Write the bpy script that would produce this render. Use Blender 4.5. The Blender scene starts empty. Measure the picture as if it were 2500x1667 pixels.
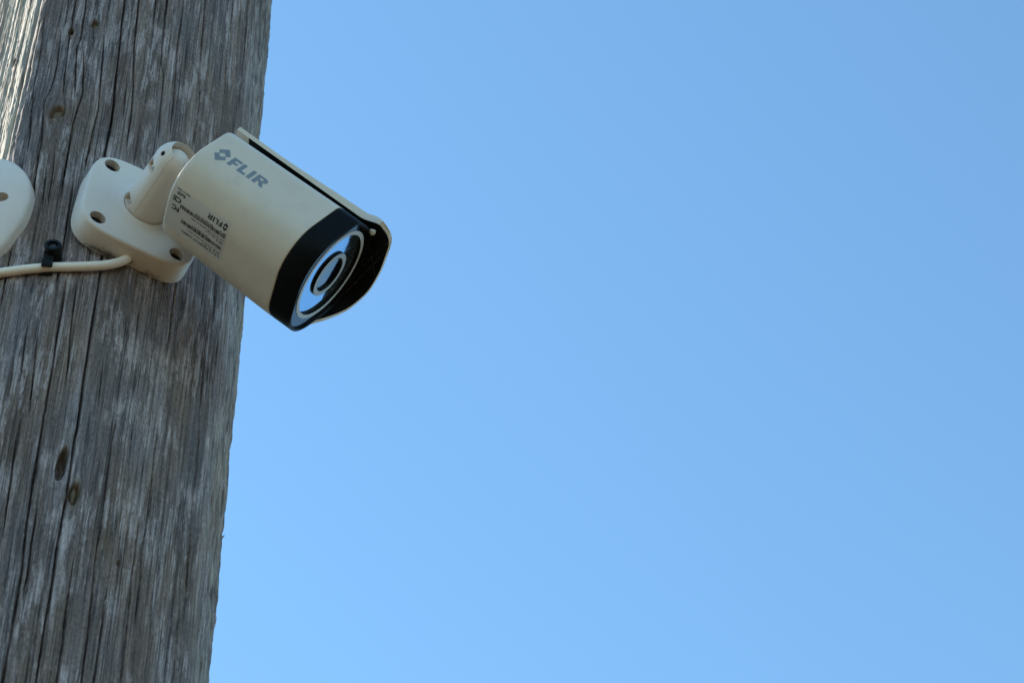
import bpy, bmesh, math, random
import numpy as np
from mathutils import Vector, Matrix
from mathutils.geometry import tessellate_polygon

random.seed(7)
R_ = math.radians
scene = bpy.context.scene
C = scene.collection

# ------------------------------------------------------------------ camera
CAM = np.array([0.0, 0.0, 1.6])
RIGHT = Vector((0.999431, 0.0255042, -0.0220733))
UP = Vector((0.0337297, -0.7557035, 0.6540447))
FWD = Vector((0.0, 0.6544171, 0.7561338))
cd = bpy.data.cameras.new('camera')
cam = bpy.data.objects.new('camera', cd)
C.objects.link(cam)
m = Matrix((RIGHT, UP, -FWD)).transposed().to_4x4()
m.translation = Vector(CAM)
cam.matrix_world = m
cd.sensor_width = 22.3
cd.lens = 55.0
cd.clip_start = 0.05
cd.clip_end = 20000
cd.dof.use_dof = True
cd.dof.focus_distance = 1.55
cd.dof.aperture_fstop = 16.0
scene.camera = cam

# ------------------------------------------------------------------ sky and sun
SUN_AZ, SUN_EL = R_(-67.7), R_(42.0)          # azimuth measured from +Y towards +X
world = bpy.data.worlds.new('World')
scene.world = world
world.use_nodes = True
wn = world.node_tree
bg = wn.nodes['Background']
sky = wn.nodes.new('ShaderNodeTexSky')
sky.sky_type = 'NISHITA'
sky.sun_disc = False
sky.sun_elevation = SUN_EL
sky.sun_rotation = SUN_AZ
sky.altitude = 0
sky.air_density = 1.0
sky.dust_density = 0.0
sky.ozone_density = 3.0
# white balance of the photograph: a cleaner, more cyan blue
wb = wn.nodes.new('ShaderNodeMix'); wb.data_type = 'RGBA'; wb.blend_type = 'MULTIPLY'
wb.inputs[0].default_value = 1.0
wb.inputs[7].default_value = (0.83, 1.03, 0.97, 1)
wn.links.new(sky.outputs[0], wb.inputs[6])
wn.links.new(wb.outputs[2], bg.inputs[0])
bg.inputs[1].default_value = 0.15
sd = bpy.data.lights.new('sun', 'SUN')
sd.energy = 4.8
sd.angle = R_(0.53)
sd.color = (1.0, 0.92, 0.80)
sun = bpy.data.objects.new('sun', sd)
C.objects.link(sun)
sdir = Vector((math.sin(SUN_AZ) * math.cos(SUN_EL), math.cos(SUN_AZ) * math.cos(SUN_EL), math.sin(SUN_EL)))
sun.rotation_euler = sdir.to_track_quat('Z', 'Y').to_euler()
sun.location = sdir * 20

vs = scene.view_settings
vs.view_transform = 'Standard'
vs.look = 'None'
vs.exposure = 0.95
vs.gamma = 1.0
vs.use_curve_mapping = False
scene.render.engine = 'CYCLES'

# ------------------------------------------------------------------ materials
def mat(name):
    mt = bpy.data.materials.new(name)
    mt.use_nodes = True
    nt = mt.node_tree
    return mt, nt, nt.nodes['Principled BSDF']

def N(nt, t, **kw):
    n = nt.nodes.new(t)
    for k, v in kw.items():
        setattr(n, k, v)
    return n

def ramp(nt, src, stops, interp='LINEAR'):
    r = N(nt, 'ShaderNodeValToRGB')
    r.color_ramp.interpolation = interp
    els = r.color_ramp.elements
    els[0].position, els[1].position = stops[0][0], stops[-1][0]
    els[0].color, els[1].color = stops[0][1], stops[-1][1]
    for p, c in stops[1:-1]:
        e = els.new(p)
        e.color = c
    nt.links.new(src, r.inputs[0])
    return r

def g(v):
    return (v, v, v, 1)

def mix(nt, fac, a, b, mode='MIX'):
    mx = N(nt, 'ShaderNodeMix', data_type='RGBA', blend_type=mode)
    for sock, v in ((mx.inputs[0], fac), (mx.inputs[6], a), (mx.inputs[7], b)):
        if hasattr(v, 'links'):
            nt.links.new(v, sock)
        else:
            sock.default_value = v
    return mx.outputs[2]

def noise(nt, vec, scale, detail=4, rough=0.55, dist=0.0):
    n = N(nt, 'ShaderNodeTexNoise')
    n.inputs['Scale'].default_value = scale
    n.inputs['Detail'].default_value = detail
    n.inputs['Roughness'].default_value = rough
    n.inputs['Distortion'].default_value = dist
    if vec is not None:
        nt.links.new(vec, n.inputs['Vector'])
    return n.outputs[0]

def mapping(nt, vec, scale, loc=(0, 0, 0)):
    mp = N(nt, 'ShaderNodeMapping')
    mp.inputs['Scale'].default_value = scale
    mp.inputs['Location'].default_value = loc
    nt.links.new(vec, mp.inputs['Vector'])
    return mp.outputs[0]

def plastic(name, col, rough, dirt=0.12, bump=0.0, spec=0.5, dirt_col=None):
    mt, nt, p = mat(name)
    tc = N(nt, 'ShaderNodeTexCoord').outputs['Object']
    a = noise(nt, tc, 90, 5, 0.6)
    b = noise(nt, tc, 700, 3, 0.6)
    dc = dirt_col or tuple(c * 0.62 for c in col)
    f = ramp(nt, a, [(0.48, g(0)), (0.75, g(dirt))]).outputs[0]
    c1 = mix(nt, f, (*col, 1), (*dc, 1))
    f2 = ramp(nt, b, [(0.66, g(0)), (0.8, g(dirt * 0.9))]).outputs[0]
    c2 = mix(nt, f2, c1, (*[c * 0.5 for c in dc], 1))
    nt.links.new(c2, p.inputs['Base Color'])
    r = N(nt, 'ShaderNodeMapRange')
    nt.links.new(a, r.inputs[0])
    r.inputs[3].default_value = rough - 0.06
    r.inputs[4].default_value = rough + 0.12
    nt.links.new(r.outputs[0], p.inputs['Roughness'])
    p.inputs['Specular IOR Level'].default_value = spec
    if bump:
        bp = N(nt, 'ShaderNodeBump')
        bp.inputs['Strength'].default_value = bump
        bp.inputs['Distance'].default_value = 0.0002
        nt.links.new(noise(nt, tc, 1500, 2), bp.inputs['Height'])
        nt.links.new(bp.outputs[0], p.inputs['Normal'])
    return mt

M_WHITE = plastic('aged_white_plastic', (0.78, 0.665, 0.57), 0.42, 0.10, 0.05)
M_HOUSING = plastic('painted_white_metal', (0.735, 0.615, 0.49), 0.36, 0.22, 0.06)
M_CABLE = plastic('cream_cable_jacket', (0.98, 0.82, 0.66), 0.40, 0.18, 0.05, dirt_col=(0.33, 0.24, 0.14))
M_MOUNT = plastic('glossy_white_plastic', (0.80, 0.665, 0.56), 0.34, 0.14, 0.03, dirt_col=(0.5, 0.46, 0.33))
M_BLACK = plastic('black_plastic', (0.004, 0.004, 0.004), 0.42, 0.05, 0.03, spec=0.09, dirt_col=(0.03, 0.03, 0.03))
M_INNER = plastic('matt_black_lining', (0.006, 0.006, 0.006), 0.7, 0.12, spec=0.15, dirt_col=(0.03, 0.03, 0.028))
M_CLIP = plastic('black_nylon', (0.006, 0.006, 0.006), 0.55, 0.15, 0.1, spec=0.2, dirt_col=(0.02, 0.02, 0.02))
M_LOGO = plastic('grey_print', (0.22, 0.24, 0.26), 0.45, 0.05)
M_INK = plastic('black_ink', (0.03, 0.03, 0.03), 0.5, 0.02)
M_STICKER = plastic('silver_grey_sticker', (0.62, 0.56, 0.50), 0.38, 0.06)
M_RING = plastic('pale_grey_ring', (0.49, 0.46, 0.44), 0.4, 0.14)
M_LENSRING = plastic('warm_grey_ring', (0.38, 0.35, 0.33), 0.35, 0.1)
M_SCREW = plastic('dark_screw_steel', (0.05, 0.05, 0.05), 0.4, 0.2)
M_SCREW.node_tree.nodes['Principled BSDF'].inputs['Metallic'].default_value = 0.8
M_COCOON = plastic('cream_silk', (0.50, 0.43, 0.33), 0.8, 0.2, 0.3)

mt, nt, p = mat('bright_steel'); M_STEEL = mt
p.inputs['Base Color'].default_value = (0.62, 0.58, 0.52, 1)
p.inputs['Metallic'].default_value = 1.0
p.inputs['Roughness'].default_value = 0.3

def glossy_black(name, ior, col=(0.004, 0.004, 0.005), rough=0.03, dust=0.03):
    mt, nt, p = mat(name)
    tc = N(nt, 'ShaderNodeTexCoord').outputs['Object']
    f = ramp(nt, noise(nt, tc, 900, 4, 0.7), [(0.60, g(0)), (0.78, g(dust))]).outputs[0]
    nt.links.new(mix(nt, f, (*col, 1), (0.5, 0.48, 0.42, 1)), p.inputs['Base Color'])
    p.inputs['IOR'].default_value = ior
    rr = ramp(nt, noise(nt, tc, 400, 4, 0.7), [(0.4, g(rough)), (0.75, g(rough + 0.1))]).outputs[0]
    nt.links.new(rr, p.inputs['Roughness'])
    return mt

M_FACE = glossy_black('dark_cover_glass', 1.5, rough=0.06, dust=0.08)
M_LENS = glossy_black('coated_lens_glass', 2.7, (0.004, 0.006, 0.016), 0.02, 0.01)

mt, nt, p = mat('clear_window_glass'); M_WINDOW = mt
nt.nodes.remove(p)
out = nt.nodes['Material Output']
tr = N(nt, 'ShaderNodeBsdfTransparent'); tr.inputs[0].default_value = (0.8, 0.82, 0.84, 1)
gl = N(nt, 'ShaderNodeBsdfGlossy'); gl.inputs['Roughness'].default_value = 0.02
gl.inputs[0].default_value = (0.42, 0.58, 0.76, 1)
fr = N(nt, 'ShaderNodeFresnel'); fr.inputs[0].default_value = 1.5
ms = N(nt, 'ShaderNodeMixShader')
nt.links.new(fr.outputs[0], ms.inputs[0]); nt.links.new(tr.outputs[0], ms.inputs[1]); nt.links.new(gl.outputs[0], ms.inputs[2])
tcw = N(nt, 'ShaderNodeTexCoord').outputs['Object']
nt.links.new(ramp(nt, noise(nt, tcw, 260, 3, 0.6), [(0.35, g(0.02)), (0.7, g(0.12))]).outputs[0], gl.inputs['Roughness'])
dst = N(nt, 'ShaderNodeBsdfDiffuse'); dst.inputs[0].default_value = (0.45, 0.44, 0.40, 1)
ms2 = N(nt, 'ShaderNodeMixShader')
nt.links.new(ramp(nt, noise(nt, tcw, 650, 5, 0.7), [(0.46, g(0.015)), (0.62, g(0.10)), (0.72, g(0.45))]).outputs[0], ms2.inputs[0])
nt.links.new(ms.outputs[0], ms2.inputs[1]); nt.links.new(dst.outputs[0], ms2.inputs[2])
nt.links.new(ms2.outputs[0], out.inputs[0])

mt, nt, p = mat('spider_silk'); M_SILK = mt
p.inputs['Base Color'].default_value = (0.75, 0.75, 0.73, 1)
p.inputs['Roughness'].default_value = 0.35
p.inputs['Alpha'].default_value = 0.2

mt, nt, p = mat('led_epoxy'); M_LED = mt
p.inputs['Base Color'].default_value = (0.5, 0.5, 0.45, 1)
p.inputs['Roughness'].default_value = 0.12

# dry bare earth and straw-coloured grass
mt, nt, p = mat('dry_ground'); M_GROUND = mt
tc = N(nt, 'ShaderNodeTexCoord').outputs['Object']
a = ramp(nt, noise(nt, tc, 0.6, 8, 0.6), [(0.35, (0.048, 0.035, 0.013, 1)), (0.55, (0.064, 0.047, 0.018, 1)), (0.75, (0.038, 0.033, 0.012, 1))]).outputs[0]
b = ramp(nt, noise(nt, tc, 30, 6, 0.7), [(0.3, g(0.7)), (0.7, g(1.0))]).outputs[0]
nt.links.new(mix(nt, 1.0, a, b, 'MULTIPLY'), p.inputs['Base Color'])
p.inputs['Roughness'].default_value = 0.95

# weathered silver-grey wood; the UV map "grain" runs (across, along) the fibres in metres
mt, nt, p = mat('weathered_wood'); M_WOOD = mt
uv = N(nt, 'ShaderNodeUVMap', uv_map='grain').outputs[0]
fib = noise(nt, mapping(nt, uv, (420, 5, 1)), 1.0, 8, 0.74)
fine = noise(nt, mapping(nt, uv, (1100, 34, 1)), 1.0, 5, 0.75)
speck = noise(nt, mapping(nt, uv, (900, 330, 1)), 1.0, 3, 0.7)
band = noise(nt, mapping(nt, uv, (95, 2.0, 1), (3, 1, 0)), 1.0, 5, 0.60)
blot = noise(nt, mapping(nt, uv, (190, 24, 1), (9, 4, 0)), 1.0, 9, 0.72)
blot2 = noise(nt, mapping(nt, uv, (420, 55, 1), (1, 14, 0)), 1.0, 8, 0.74)
big = noise(nt, mapping(nt, uv, (30, 14, 1), (2, 6, 0)), 1.0, 4, 0.6)
hue = noise(nt, mapping(nt, uv, (30, 7, 1), (5, 8, 0)), 1.0, 5, 0.65)
ln1 = noise(nt, mapping(nt, uv, (170, 1.6, 1), (7, 2, 0)), 1.0, 3, 0.5)
ln2 = noise(nt, mapping(nt, uv, (420, 3.5, 1), (4, 9, 0)), 1.0, 2, 0.5)
c = ramp(nt, fib, [(0.30, (0.080, 0.071, 0.064, 1)), (0.46, (0.150, 0.138, 0.127, 1)), (0.60, (0.205, 0.190, 0.176, 1)), (0.74, (0.30, 0.285, 0.27, 1))]).outputs[0]
c = mix(nt, ramp(nt, band, [(0.40, g(0.6)), (0.50, g(0.0))]).outputs[0], c, (0.100, 0.090, 0.082, 1))
c = mix(nt, ramp(nt, band, [(0.53, g(0.0)), (0.64, g(0.6))]).outputs[0], c, (0.27, 0.258, 0.245, 1))
warm = mix(nt, 1.0, c, (1.10, 0.98, 0.84, 1), 'MULTIPLY')
cool = mix(nt, 1.0, c, (0.98, 1.0, 1.05, 1), 'MULTIPLY')
c = mix(nt, ramp(nt, hue, [(0.42, g(0)), (0.60, g(1))]).outputs[0], warm, cool)
bigm = ramp(nt, big, [(0.44, g(0.05)), (0.54, g(1.0))]).outputs[0]
fmod = ramp(nt, fib, [(0.38, g(0.25)), (0.54, g(1))]).outputs[0]
pm = mix(nt, 1.0, fmod, bigm, 'MULTIPLY')
pale = ramp(nt, blot, [(0.49, g(0)), (0.53, g(0.8)), (0.64, g(1.0))]).outputs[0]
pale2 = ramp(nt, blot2, [(0.60, g(0)), (0.64, g(0.7))]).outputs[0]
c = mix(nt, mix(nt, 1.0, pale, pm, 'MULTIPLY'), c, (0.40, 0.38, 0.365, 1))
c = mix(nt, mix(nt, 1.0, pale2, fmod, 'MULTIPLY'), c, (0.36, 0.335, 0.30, 1))
dk = ramp(nt, fine, [(0.32, g(0.40)), (0.52, g(1.10)), (0.70, g(1.3))]).outputs[0]
c = mix(nt, 1.0, c, dk, 'MULTIPLY')
c = mix(nt, 1.0, c, ramp(nt, speck, [(0.30, g(0.55)), (0.48, g(1.0)), (0.70, g(1.25))]).outputs[0], 'MULTIPLY')
for l_, w_, d_ in ((ln1, 0.016, 0.30), (ln2, 0.022, 0.45)):
    lm = ramp(nt, l_, [(0.5 - w_, g(1)), (0.5, g(d_)), (0.5 + w_, g(1))]).outputs[0]
    c = mix(nt, 1.0, c, lm, 'MULTIPLY')
st = N(nt, 'ShaderNodeAttribute', attribute_name='heartwood')
hw = ramp(nt, fine, [(0.3, (0.07, 0.042, 0.02, 1)), (0.7, (0.24, 0.155, 0.08, 1))]).outputs[0]
c = mix(nt, 1.0, c, (1.14, 0.95, 0.92, 1), 'MULTIPLY')
bl = N(nt, 'ShaderNodeAttribute', attribute_name='painted_light')
c = mix(nt, bl.outputs['Fac'], c, ramp(nt, fib, [(0.3, (0.26, 0.22, 0.165, 1)), (0.6, (0.56, 0.50, 0.40, 1))]).outputs[0])  # brighter tan fibres where light falls, painted into the wood colour
c = mix(nt, st.outputs['Fac'], c, hw)
nt.links.new(c, p.inputs['Base Color'])
p.inputs['Roughness'].default_value = 0.78
p.inputs['Specular IOR Level'].default_value = 0.3
bp = N(nt, 'ShaderNodeBump'); bp.inputs['Strength'].default_value = 0.55; bp.inputs['Distance'].default_value = 0.0005
hsum = N(nt, 'ShaderNodeMath', operation='ADD'); nt.links.new(fib, hsum.inputs[0]); nt.links.new(fine, hsum.inputs[1])
nt.links.new(hsum.outputs[0], bp.inputs['Height']); nt.links.new(bp.outputs[0], p.inputs['Normal'])

# ------------------------------------------------------------------ helpers
def tag(o, label=None, cat=None, group=None, kind=None):
    for k, v in (('label', label), ('category', cat), ('group', group), ('kind', kind)):
        if v:
            o[k] = v
    return o

def empty(name, loc):
    o = bpy.data.objects.new(name, None)
    o.empty_display_size = 0.02
    C.objects.link(o)
    o.location = loc
    return o

def link(name, me, material, parent=None, sharp=35, origin=None):
    """one mesh object; mesh vertices are given in world space and moved to the parent's (or own) origin"""
    o = bpy.data.objects.new(name, me)
    C.objects.link(o)
    for mm in (material if isinstance(material, (list, tuple)) else [material]):
        me.materials.append(mm)
    top = parent
    off = Vector((0, 0, 0))
    while top is not None:
        off += top.location
        top = top.parent
    if parent is None and origin is not None:
        off = Vector(origin)
        o.location = off
    elif parent is not None:
        o.parent = parent
    me.transform(Matrix.Translation(-off))
    if sharp:
        me.shade_smooth()
        me.set_sharp_from_angle(angle=R_(sharp))
    return o

def pydata(name, v, f):
    me = bpy.data.meshes.new(name)
    me.from_pydata([tuple(map(float, q)) for q in v], [], f)
    me.update()
    return me

def loft(rings, cap0=True, cap1=True, closed=True):
    """rings: list of equal-length point lists -> (verts, faces)"""
    n = len(rings[0])
    v = [q for r in rings for q in r]
    f = []
    for i in range(len(rings) - 1):
        for j in range(n if closed else n - 1):
            k = (j + 1) % n
            f.append((i * n + j, i * n + k, (i + 1) * n + k, (i + 1) * n + j))
    if cap0:
        f.append(tuple(reversed(range(n))))
    if cap1:
        f.append(tuple(range((len(rings) - 1) * n, len(rings) * n)))
    return v, f

def fix_normals(me):
    bm = bmesh.new(); bm.from_mesh(me)
    bmesh.ops.recalc_face_normals(bm, faces=bm.faces)
    bm.to_mesh(me); bm.free()
    return me

def boolean(me, cutters, op='DIFFERENCE'):
    """cut meshes (all in millimetres) out of a mesh, returns a new mesh"""
    o = bpy.data.objects.new('tmp', me); C.objects.link(o)
    tmp = []
    for cme in cutters:
        k = bpy.data.objects.new('tmpc', cme); C.objects.link(k); tmp.append(k)
        md = o.modifiers.new('b', 'BOOLEAN'); md.operation = op; md.solver = 'EXACT'; md.object = k
    dg = bpy.context.evaluated_depsgraph_get()
    dg.update()
    res = bpy.data.meshes.new_from_object(o.evaluated_get(dg))
    for k in tmp + [o]:
        bpy.data.objects.remove(k)
    return res

def frame_of(axis):
    a = Vector(axis).normalized()
    u = a.orthogonal().normalized()
    return a, u, a.cross(u)

def cyl(p0, p1, r0, r1=None, n=48, name='c'):
    r1 = r0 if r1 is None else r1
    p0, p1 = Vector(p0), Vector(p1)
    a, u, w = frame_of(p1 - p0)
    rings = [[p + (u * math.cos(t) + w * math.sin(t)) * r for t in [2 * math.pi * j / n for j in range(n)]] for p, r in ((p0, r0), (p1, r1))]
    return fix_normals(pydata(name, *loft(rings)))

def revolve(origin, axis, prof, n=64, cap0=True, cap1=True, name='rev'):
    """prof: list of (distance along axis, radius)"""
    o = Vector(origin)
    a, u, w = frame_of(axis)
    rings = [[o + a * h + (u * math.cos(t) + w * math.sin(t)) * r for t in [2 * math.pi * j / n for j in range(n)]] for h, r in prof]
    return fix_normals(pydata(name, *loft(rings, cap0, cap1)))

def tube(pts, r, n=14, name='tube', cap=True):
    pts = [Vector(q) for q in pts]
    rad = r if isinstance(r, (list, tuple)) else [r] * len(pts)
    rings = []
    u = None
    for i, q in enumerate(pts):
        d = (pts[min(i + 1, len(pts) - 1)] - pts[max(i - 1, 0)]).normalized()
        if u is None:
            u = d.orthogonal().normalized()
        u = (u - d * u.dot(d)).normalized()
        w = d.cross(u)
        rings.append([q + (u * math.cos(t) + w * math.sin(t)) * rad[i] for t in [2 * math.pi * j / n for j in range(n)]])
    return fix_normals(pydata(name, *loft(rings, cap, cap)))

def join(meshes, name='j'):
    v, f = [], []
    for me in meshes:
        o = len(v)
        v += [q.co[:] for q in me.vertices]
        f += [tuple(o + i for i in pl.vertices) for pl in me.polygons]
    return pydata(name, v, f)

def spline(pts, per=10):
    pts = [np.array(q, float) for q in pts]
    P = [2 * pts[0] - pts[1]] + pts + [2 * pts[-1] - pts[-2]]
    out = []
    for i in range(1, len(P) - 2):
        for k in range(per):
            t = k / per
            out.append(0.5 * (2 * P[i] + (P[i + 1] - P[i - 1]) * t + (2 * P[i - 1] - 5 * P[i] + 4 * P[i + 1] - P[i + 2]) * t * t + (3 * P[i] - P[i - 1] - 3 * P[i + 1] + P[i + 2]) * t ** 3))
    out.append(P[-2])
    return out

# ------------------------------------------------------------------ ground
gv, gf, gn = [], [], 40
ext = [-6000 + 12000 * i / gn for i in range(gn + 1)]
for y in ext:
    for x in ext:
        gv.append((x, y, 0.0))
for j in range(gn):
    for i in range(gn):
        gf.append((j * (gn + 1) + i, j * (gn + 1) + i + 1, (j + 1) * (gn + 1) + i + 1, (j + 1) * (gn + 1) + i))
ground = link('ground', pydata('ground', gv, gf), M_GROUND, sharp=0)
tag(ground, 'dry straw coloured earth around the pole', 'ground', kind='structure')

# ------------------------------------------------------------------ wooden pole
AX = np.array([-0.2810, 1.0225])
RP = 0.111

def on_pole(phi_deg, z, r=RP):
    a = math.radians(phi_deg)
    return Vector((AX[0] + r * math.sin(a), AX[1] - r * math.cos(a), z))

def pole_n(phi_deg):
    a = math.radians(phi_deg)
    return Vector((math.sin(a), -math.cos(a), 0))

# drying cracks: [width mm, [azimuth deg, height m], ...]
CRACKS=[[1.0,[17.08,3.017],[17.51,2.9865],[18.26,2.9499],[18.55,2.9268],[19.22,2.9],[19.38,2.8835],[19.22,2.8669],[19.0,2.8484],[22.05,2.7779],[23.1,2.7581],[23.54,2.7379],[23.49,2.718],[23.54,2.694],[23.58,2.6706],[23.63,2.6504],[23.87,2.6273],[23.96,2.6072],[23.7,2.5962],[23.86,2.5704],[24.05,2.5524],[23.86,2.536],[23.62,2.5139],[23.8,2.497],[23.84,2.4849],[23.71,2.4691],[23.7,2.4515]],[0.75,[-2.37,2.9788],[-1.98,2.9631],[-1.27,2.9393],[-1.27,2.922],[-1.62,2.9106],[-2.85,2.8974],[-2.64,2.8828],[-1.95,2.8717],[-1.44,2.8553],[-1.28,2.8393],[-0.97,2.8187],[-0.14,2.7849]],[0.6,[-1.81,3.0118],[-1.27,2.9932],[-1.2,2.9798]],[0.8,[-3.86,2.7706],[-4.13,2.7531],[-3.98,2.7367],[-3.94,2.7222],[-3.59,2.6943]],[0.5,[0.88,3.0115],[0.86,2.9929],[1.3,2.9758],[1.18,2.9626],[1.57,2.9437],[1.92,2.9228],[2.85,2.8978]],[0.5,[4.24,3.0115],[4.72,2.993],[4.81,2.9784],[4.85,2.9652],[4.23,2.9544],[5.06,2.9334],[6.3,2.905],[6.47,2.896]],[0.55,[8.76,2.9793],[9.06,2.9638],[9.22,2.9543]],[0.65,[6.26,2.9582],[7.58,2.9339],[8.78,2.9056],[8.05,2.8886],[7.53,2.8741],[7.52,2.8567],[7.65,2.8485],[7.76,2.8295],[7.75,2.8128],[8.01,2.7945]],[0.7,[12.18,2.9771],[13.43,2.9362],[14.21,2.9079],[14.58,2.8913],[14.09,2.869],[13.93,2.8473],[13.61,2.8412],[13.6,2.8233]],[0.6,[10.98,2.8211],[10.98,2.8066],[11.17,2.7864],[11.27,2.7734],[11.26,2.7626],[11.27,2.7276],[11.27,2.7144]],[1.0,[13.68,2.7286],[13.97,2.7128],[14.06,2.698],[14.05,2.6825],[14.09,2.6664],[14.33,2.6525],[14.32,2.6377],[14.26,2.624],[14.43,2.6139],[14.2,2.6106],[14.43,2.5949],[14.4,2.5746],[14.54,2.554],[14.66,2.5432],[14.66,2.5279],[15.58,2.494],[15.54,2.4862],[15.62,2.4684],[15.61,2.4522],[15.56,2.4371],[15.56,2.4195]],[0.7,[16.7,2.5464],[16.86,2.5303],[16.79,2.5137],[17.13,2.4932],[16.95,2.4832],[17.09,2.4725]],[0.5,[16.89,2.7322],[17.26,2.7089],[17.48,2.6888],[17.63,2.6808],[18.57,2.6512],[18.68,2.634]],[0.7,[21.82,3.0212],[22.42,2.9932],[22.79,2.967],[23.98,2.9387],[24.89,2.9166],[25.53,2.8891],[25.47,2.8692],[25.69,2.8511]],[0.5,[22.22,2.9311],[22.73,2.9031],[23.14,2.8845]],[0.4,[27.7,3.0278],[28.35,2.9975],[28.62,2.9796]],[0.65,[31.7,3.0295],[32.05,3.005],[32.49,2.9788],[33.02,2.9592],[34.17,2.9515],[34.77,2.9348],[35.07,2.9124],[35.6,2.8818]],[0.6,[37.86,3.0241],[37.97,3.0081],[37.8,2.9894],[38.33,2.965],[38.85,2.9412],[39.15,2.9266],[39.35,2.9099],[39.46,2.891]],[0.9,[46.31,3.0592],[46.97,3.0249],[47.19,3.0006],[47.67,2.9809],[48.53,2.9588],[49.11,2.9424],[49.04,2.9249],[48.76,2.9074],[49.07,2.8968]],[0.6,[68.67,3.1132],[68.71,3.0803],[68.59,3.0632],[68.91,3.0336],[69.15,3.012],[68.98,2.9848],[68.73,2.9652]],[0.45,[59.38,3.0629],[58.68,3.0358],[58.81,3.0112],[59.76,2.983],[59.61,2.9695]],[0.5,[82.65,3.1529],[82.21,3.1204],[81.11,3.0948],[80.55,3.0724],[79.73,3.0335],[79.66,3.0148],[80.09,2.9917]],[0.9,[48.27,2.7621],[48.41,2.7401],[48.39,2.7212],[48.38,2.7026],[48.32,2.6853]],[0.9,[63.87,2.7688],[64.05,2.7478],[63.74,2.7301],[63.81,2.7116],[64.14,2.6939],[64.46,2.6766],[65.39,2.6509],[65.98,2.6305],[65.77,2.6134],[65.66,2.5991],[65.86,2.5848],[66.43,2.5658],[66.17,2.5617],[66.48,2.5427],[67.57,2.5254],[67.87,2.5072]],[0.7,[65.06,2.5176],[65.13,2.4991],[65.19,2.4811],[65.52,2.4702]],[0.5,[73.09,2.8033],[75.32,2.7782],[74.9,2.7578],[74.87,2.7339],[74.84,2.7151],[75.23,2.6832]],[0.8,[48.21,2.6478],[48.42,2.6267],[48.23,2.6097],[48.35,2.5909],[48.43,2.5733],[48.32,2.5495],[48.14,2.5338],[48.67,2.5159],[48.53,2.4972],[48.89,2.4795]],[0.5,[39.99,2.6278],[40.18,2.6087],[40.38,2.5868]],[0.8,[46.29,2.5584],[45.79,2.5422],[45.85,2.5232],[45.5,2.523],[45.93,2.5012],[46.15,2.4832],[46.36,2.4657],[46.49,2.4442]],[0.7,[34.82,2.6258],[34.46,2.6028],[34.46,2.5799],[34.63,2.5602],[34.79,2.5409],[34.45,2.5253],[34.55,2.5103],[35.11,2.4855],[35.38,2.4608]],[0.6,[39.17,2.5043],[38.63,2.4891],[38.91,2.4714],[38.73,2.4536],[38.74,2.4357]],[0.7,[28.41,2.5132],[28.57,2.4912],[28.55,2.4725],[28.97,2.4518],[28.84,2.4311]],[0.5,[8.06,2.6119],[7.93,2.5871],[8.36,2.5632],[8.76,2.536],[9.16,2.5134]],[0.4,[5.15,2.6882],[5.35,2.6684],[5.76,2.6457],[6.08,2.6294]],[0.4,[3.24,2.6551],[3.48,2.6334],[3.46,2.614]],[0.4,[8.79,2.6753],[9.07,2.6515],[9.78,2.6259],[10.22,2.605]],[0.4,[73.39,2.6189],[73.37,2.5982],[73.04,2.5813],[73.01,2.5736]],[0.4,[36.74,2.7275],[37.36,2.6958],[37.29,2.6776]],[0.5,[28.47,2.6678],[28.63,2.6417],[28.94,2.6249]],[0.8,[-17.82,3.0205],[-17.97,3.0032],[-17.92,2.9727],[-18.09,2.9433],[-17.84,2.9142]],[0.7,[-23.39,3.0244],[-22.82,2.9903],[-22.34,2.9632]],[0.8,[-12.69,2.9682],[-12.53,2.9386],[-12.53,2.9042],[-12.53,2.8709],[-12.48,2.8504]],[0.6,[-16.15,2.9014],[-15.55,2.8732]],[0.5,[65.16,2.7962],[66.49,2.7722]],[0.5,[-8.99,2.9961],[-7.72,2.9533],[-7.62,2.9183],[-6.82,2.8898],[-5.53,2.8618],[-5.15,2.8403]],[0.4,[3.51,2.8469],[4.09,2.8205],[4.35,2.8],[4.6,2.7798]],[0.4,[1.85,2.8309],[2.45,2.805],[3.04,2.7847]]]
# knot holes and borer holes: azimuth deg, height m, half width mm, half height mm
HOLES=[[1.82, 2.8839, 3.87, 4.98], [1.3, 2.9728, 1.69, 2.65], [8.57, 2.9829, 2.12, 3.1], [21.35, 2.5759, 2.29, 9.6], [25.88, 2.5561, 2.08, 7.1], [41.25, 2.5197, 0.85, 1.41], [-20.14, 2.9631, 1.65, 3.88], [48.18, 2.6841, 0.73, 0.83]]

def hash2(ix, iy, seed):
    h = (ix.astype(np.int64) * 374761393 + iy.astype(np.int64) * 668265263 + seed * 974634777) & 0xffffffff
    h = ((h ^ (h >> 13)) * 1274126177) & 0xffffffff
    h = h ^ (h >> 16)
    return (h & 0xffff) / 65535.0

def vn(x, y, seed=0):
    ix, iy = np.floor(x), np.floor(y)
    fx, fy = x - ix, y - iy
    fx, fy = fx * fx * (3 - 2 * fx), fy * fy * (3 - 2 * fy)
    a, b = hash2(ix, iy, seed), hash2(ix + 1, iy, seed)
    c_, d_ = hash2(ix, iy + 1, seed), hash2(ix + 1, iy + 1, seed)
    return (a + (b - a) * fx) * (1 - fy) + (c_ + (d_ - c_) * fx) * fy - 0.5

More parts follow.
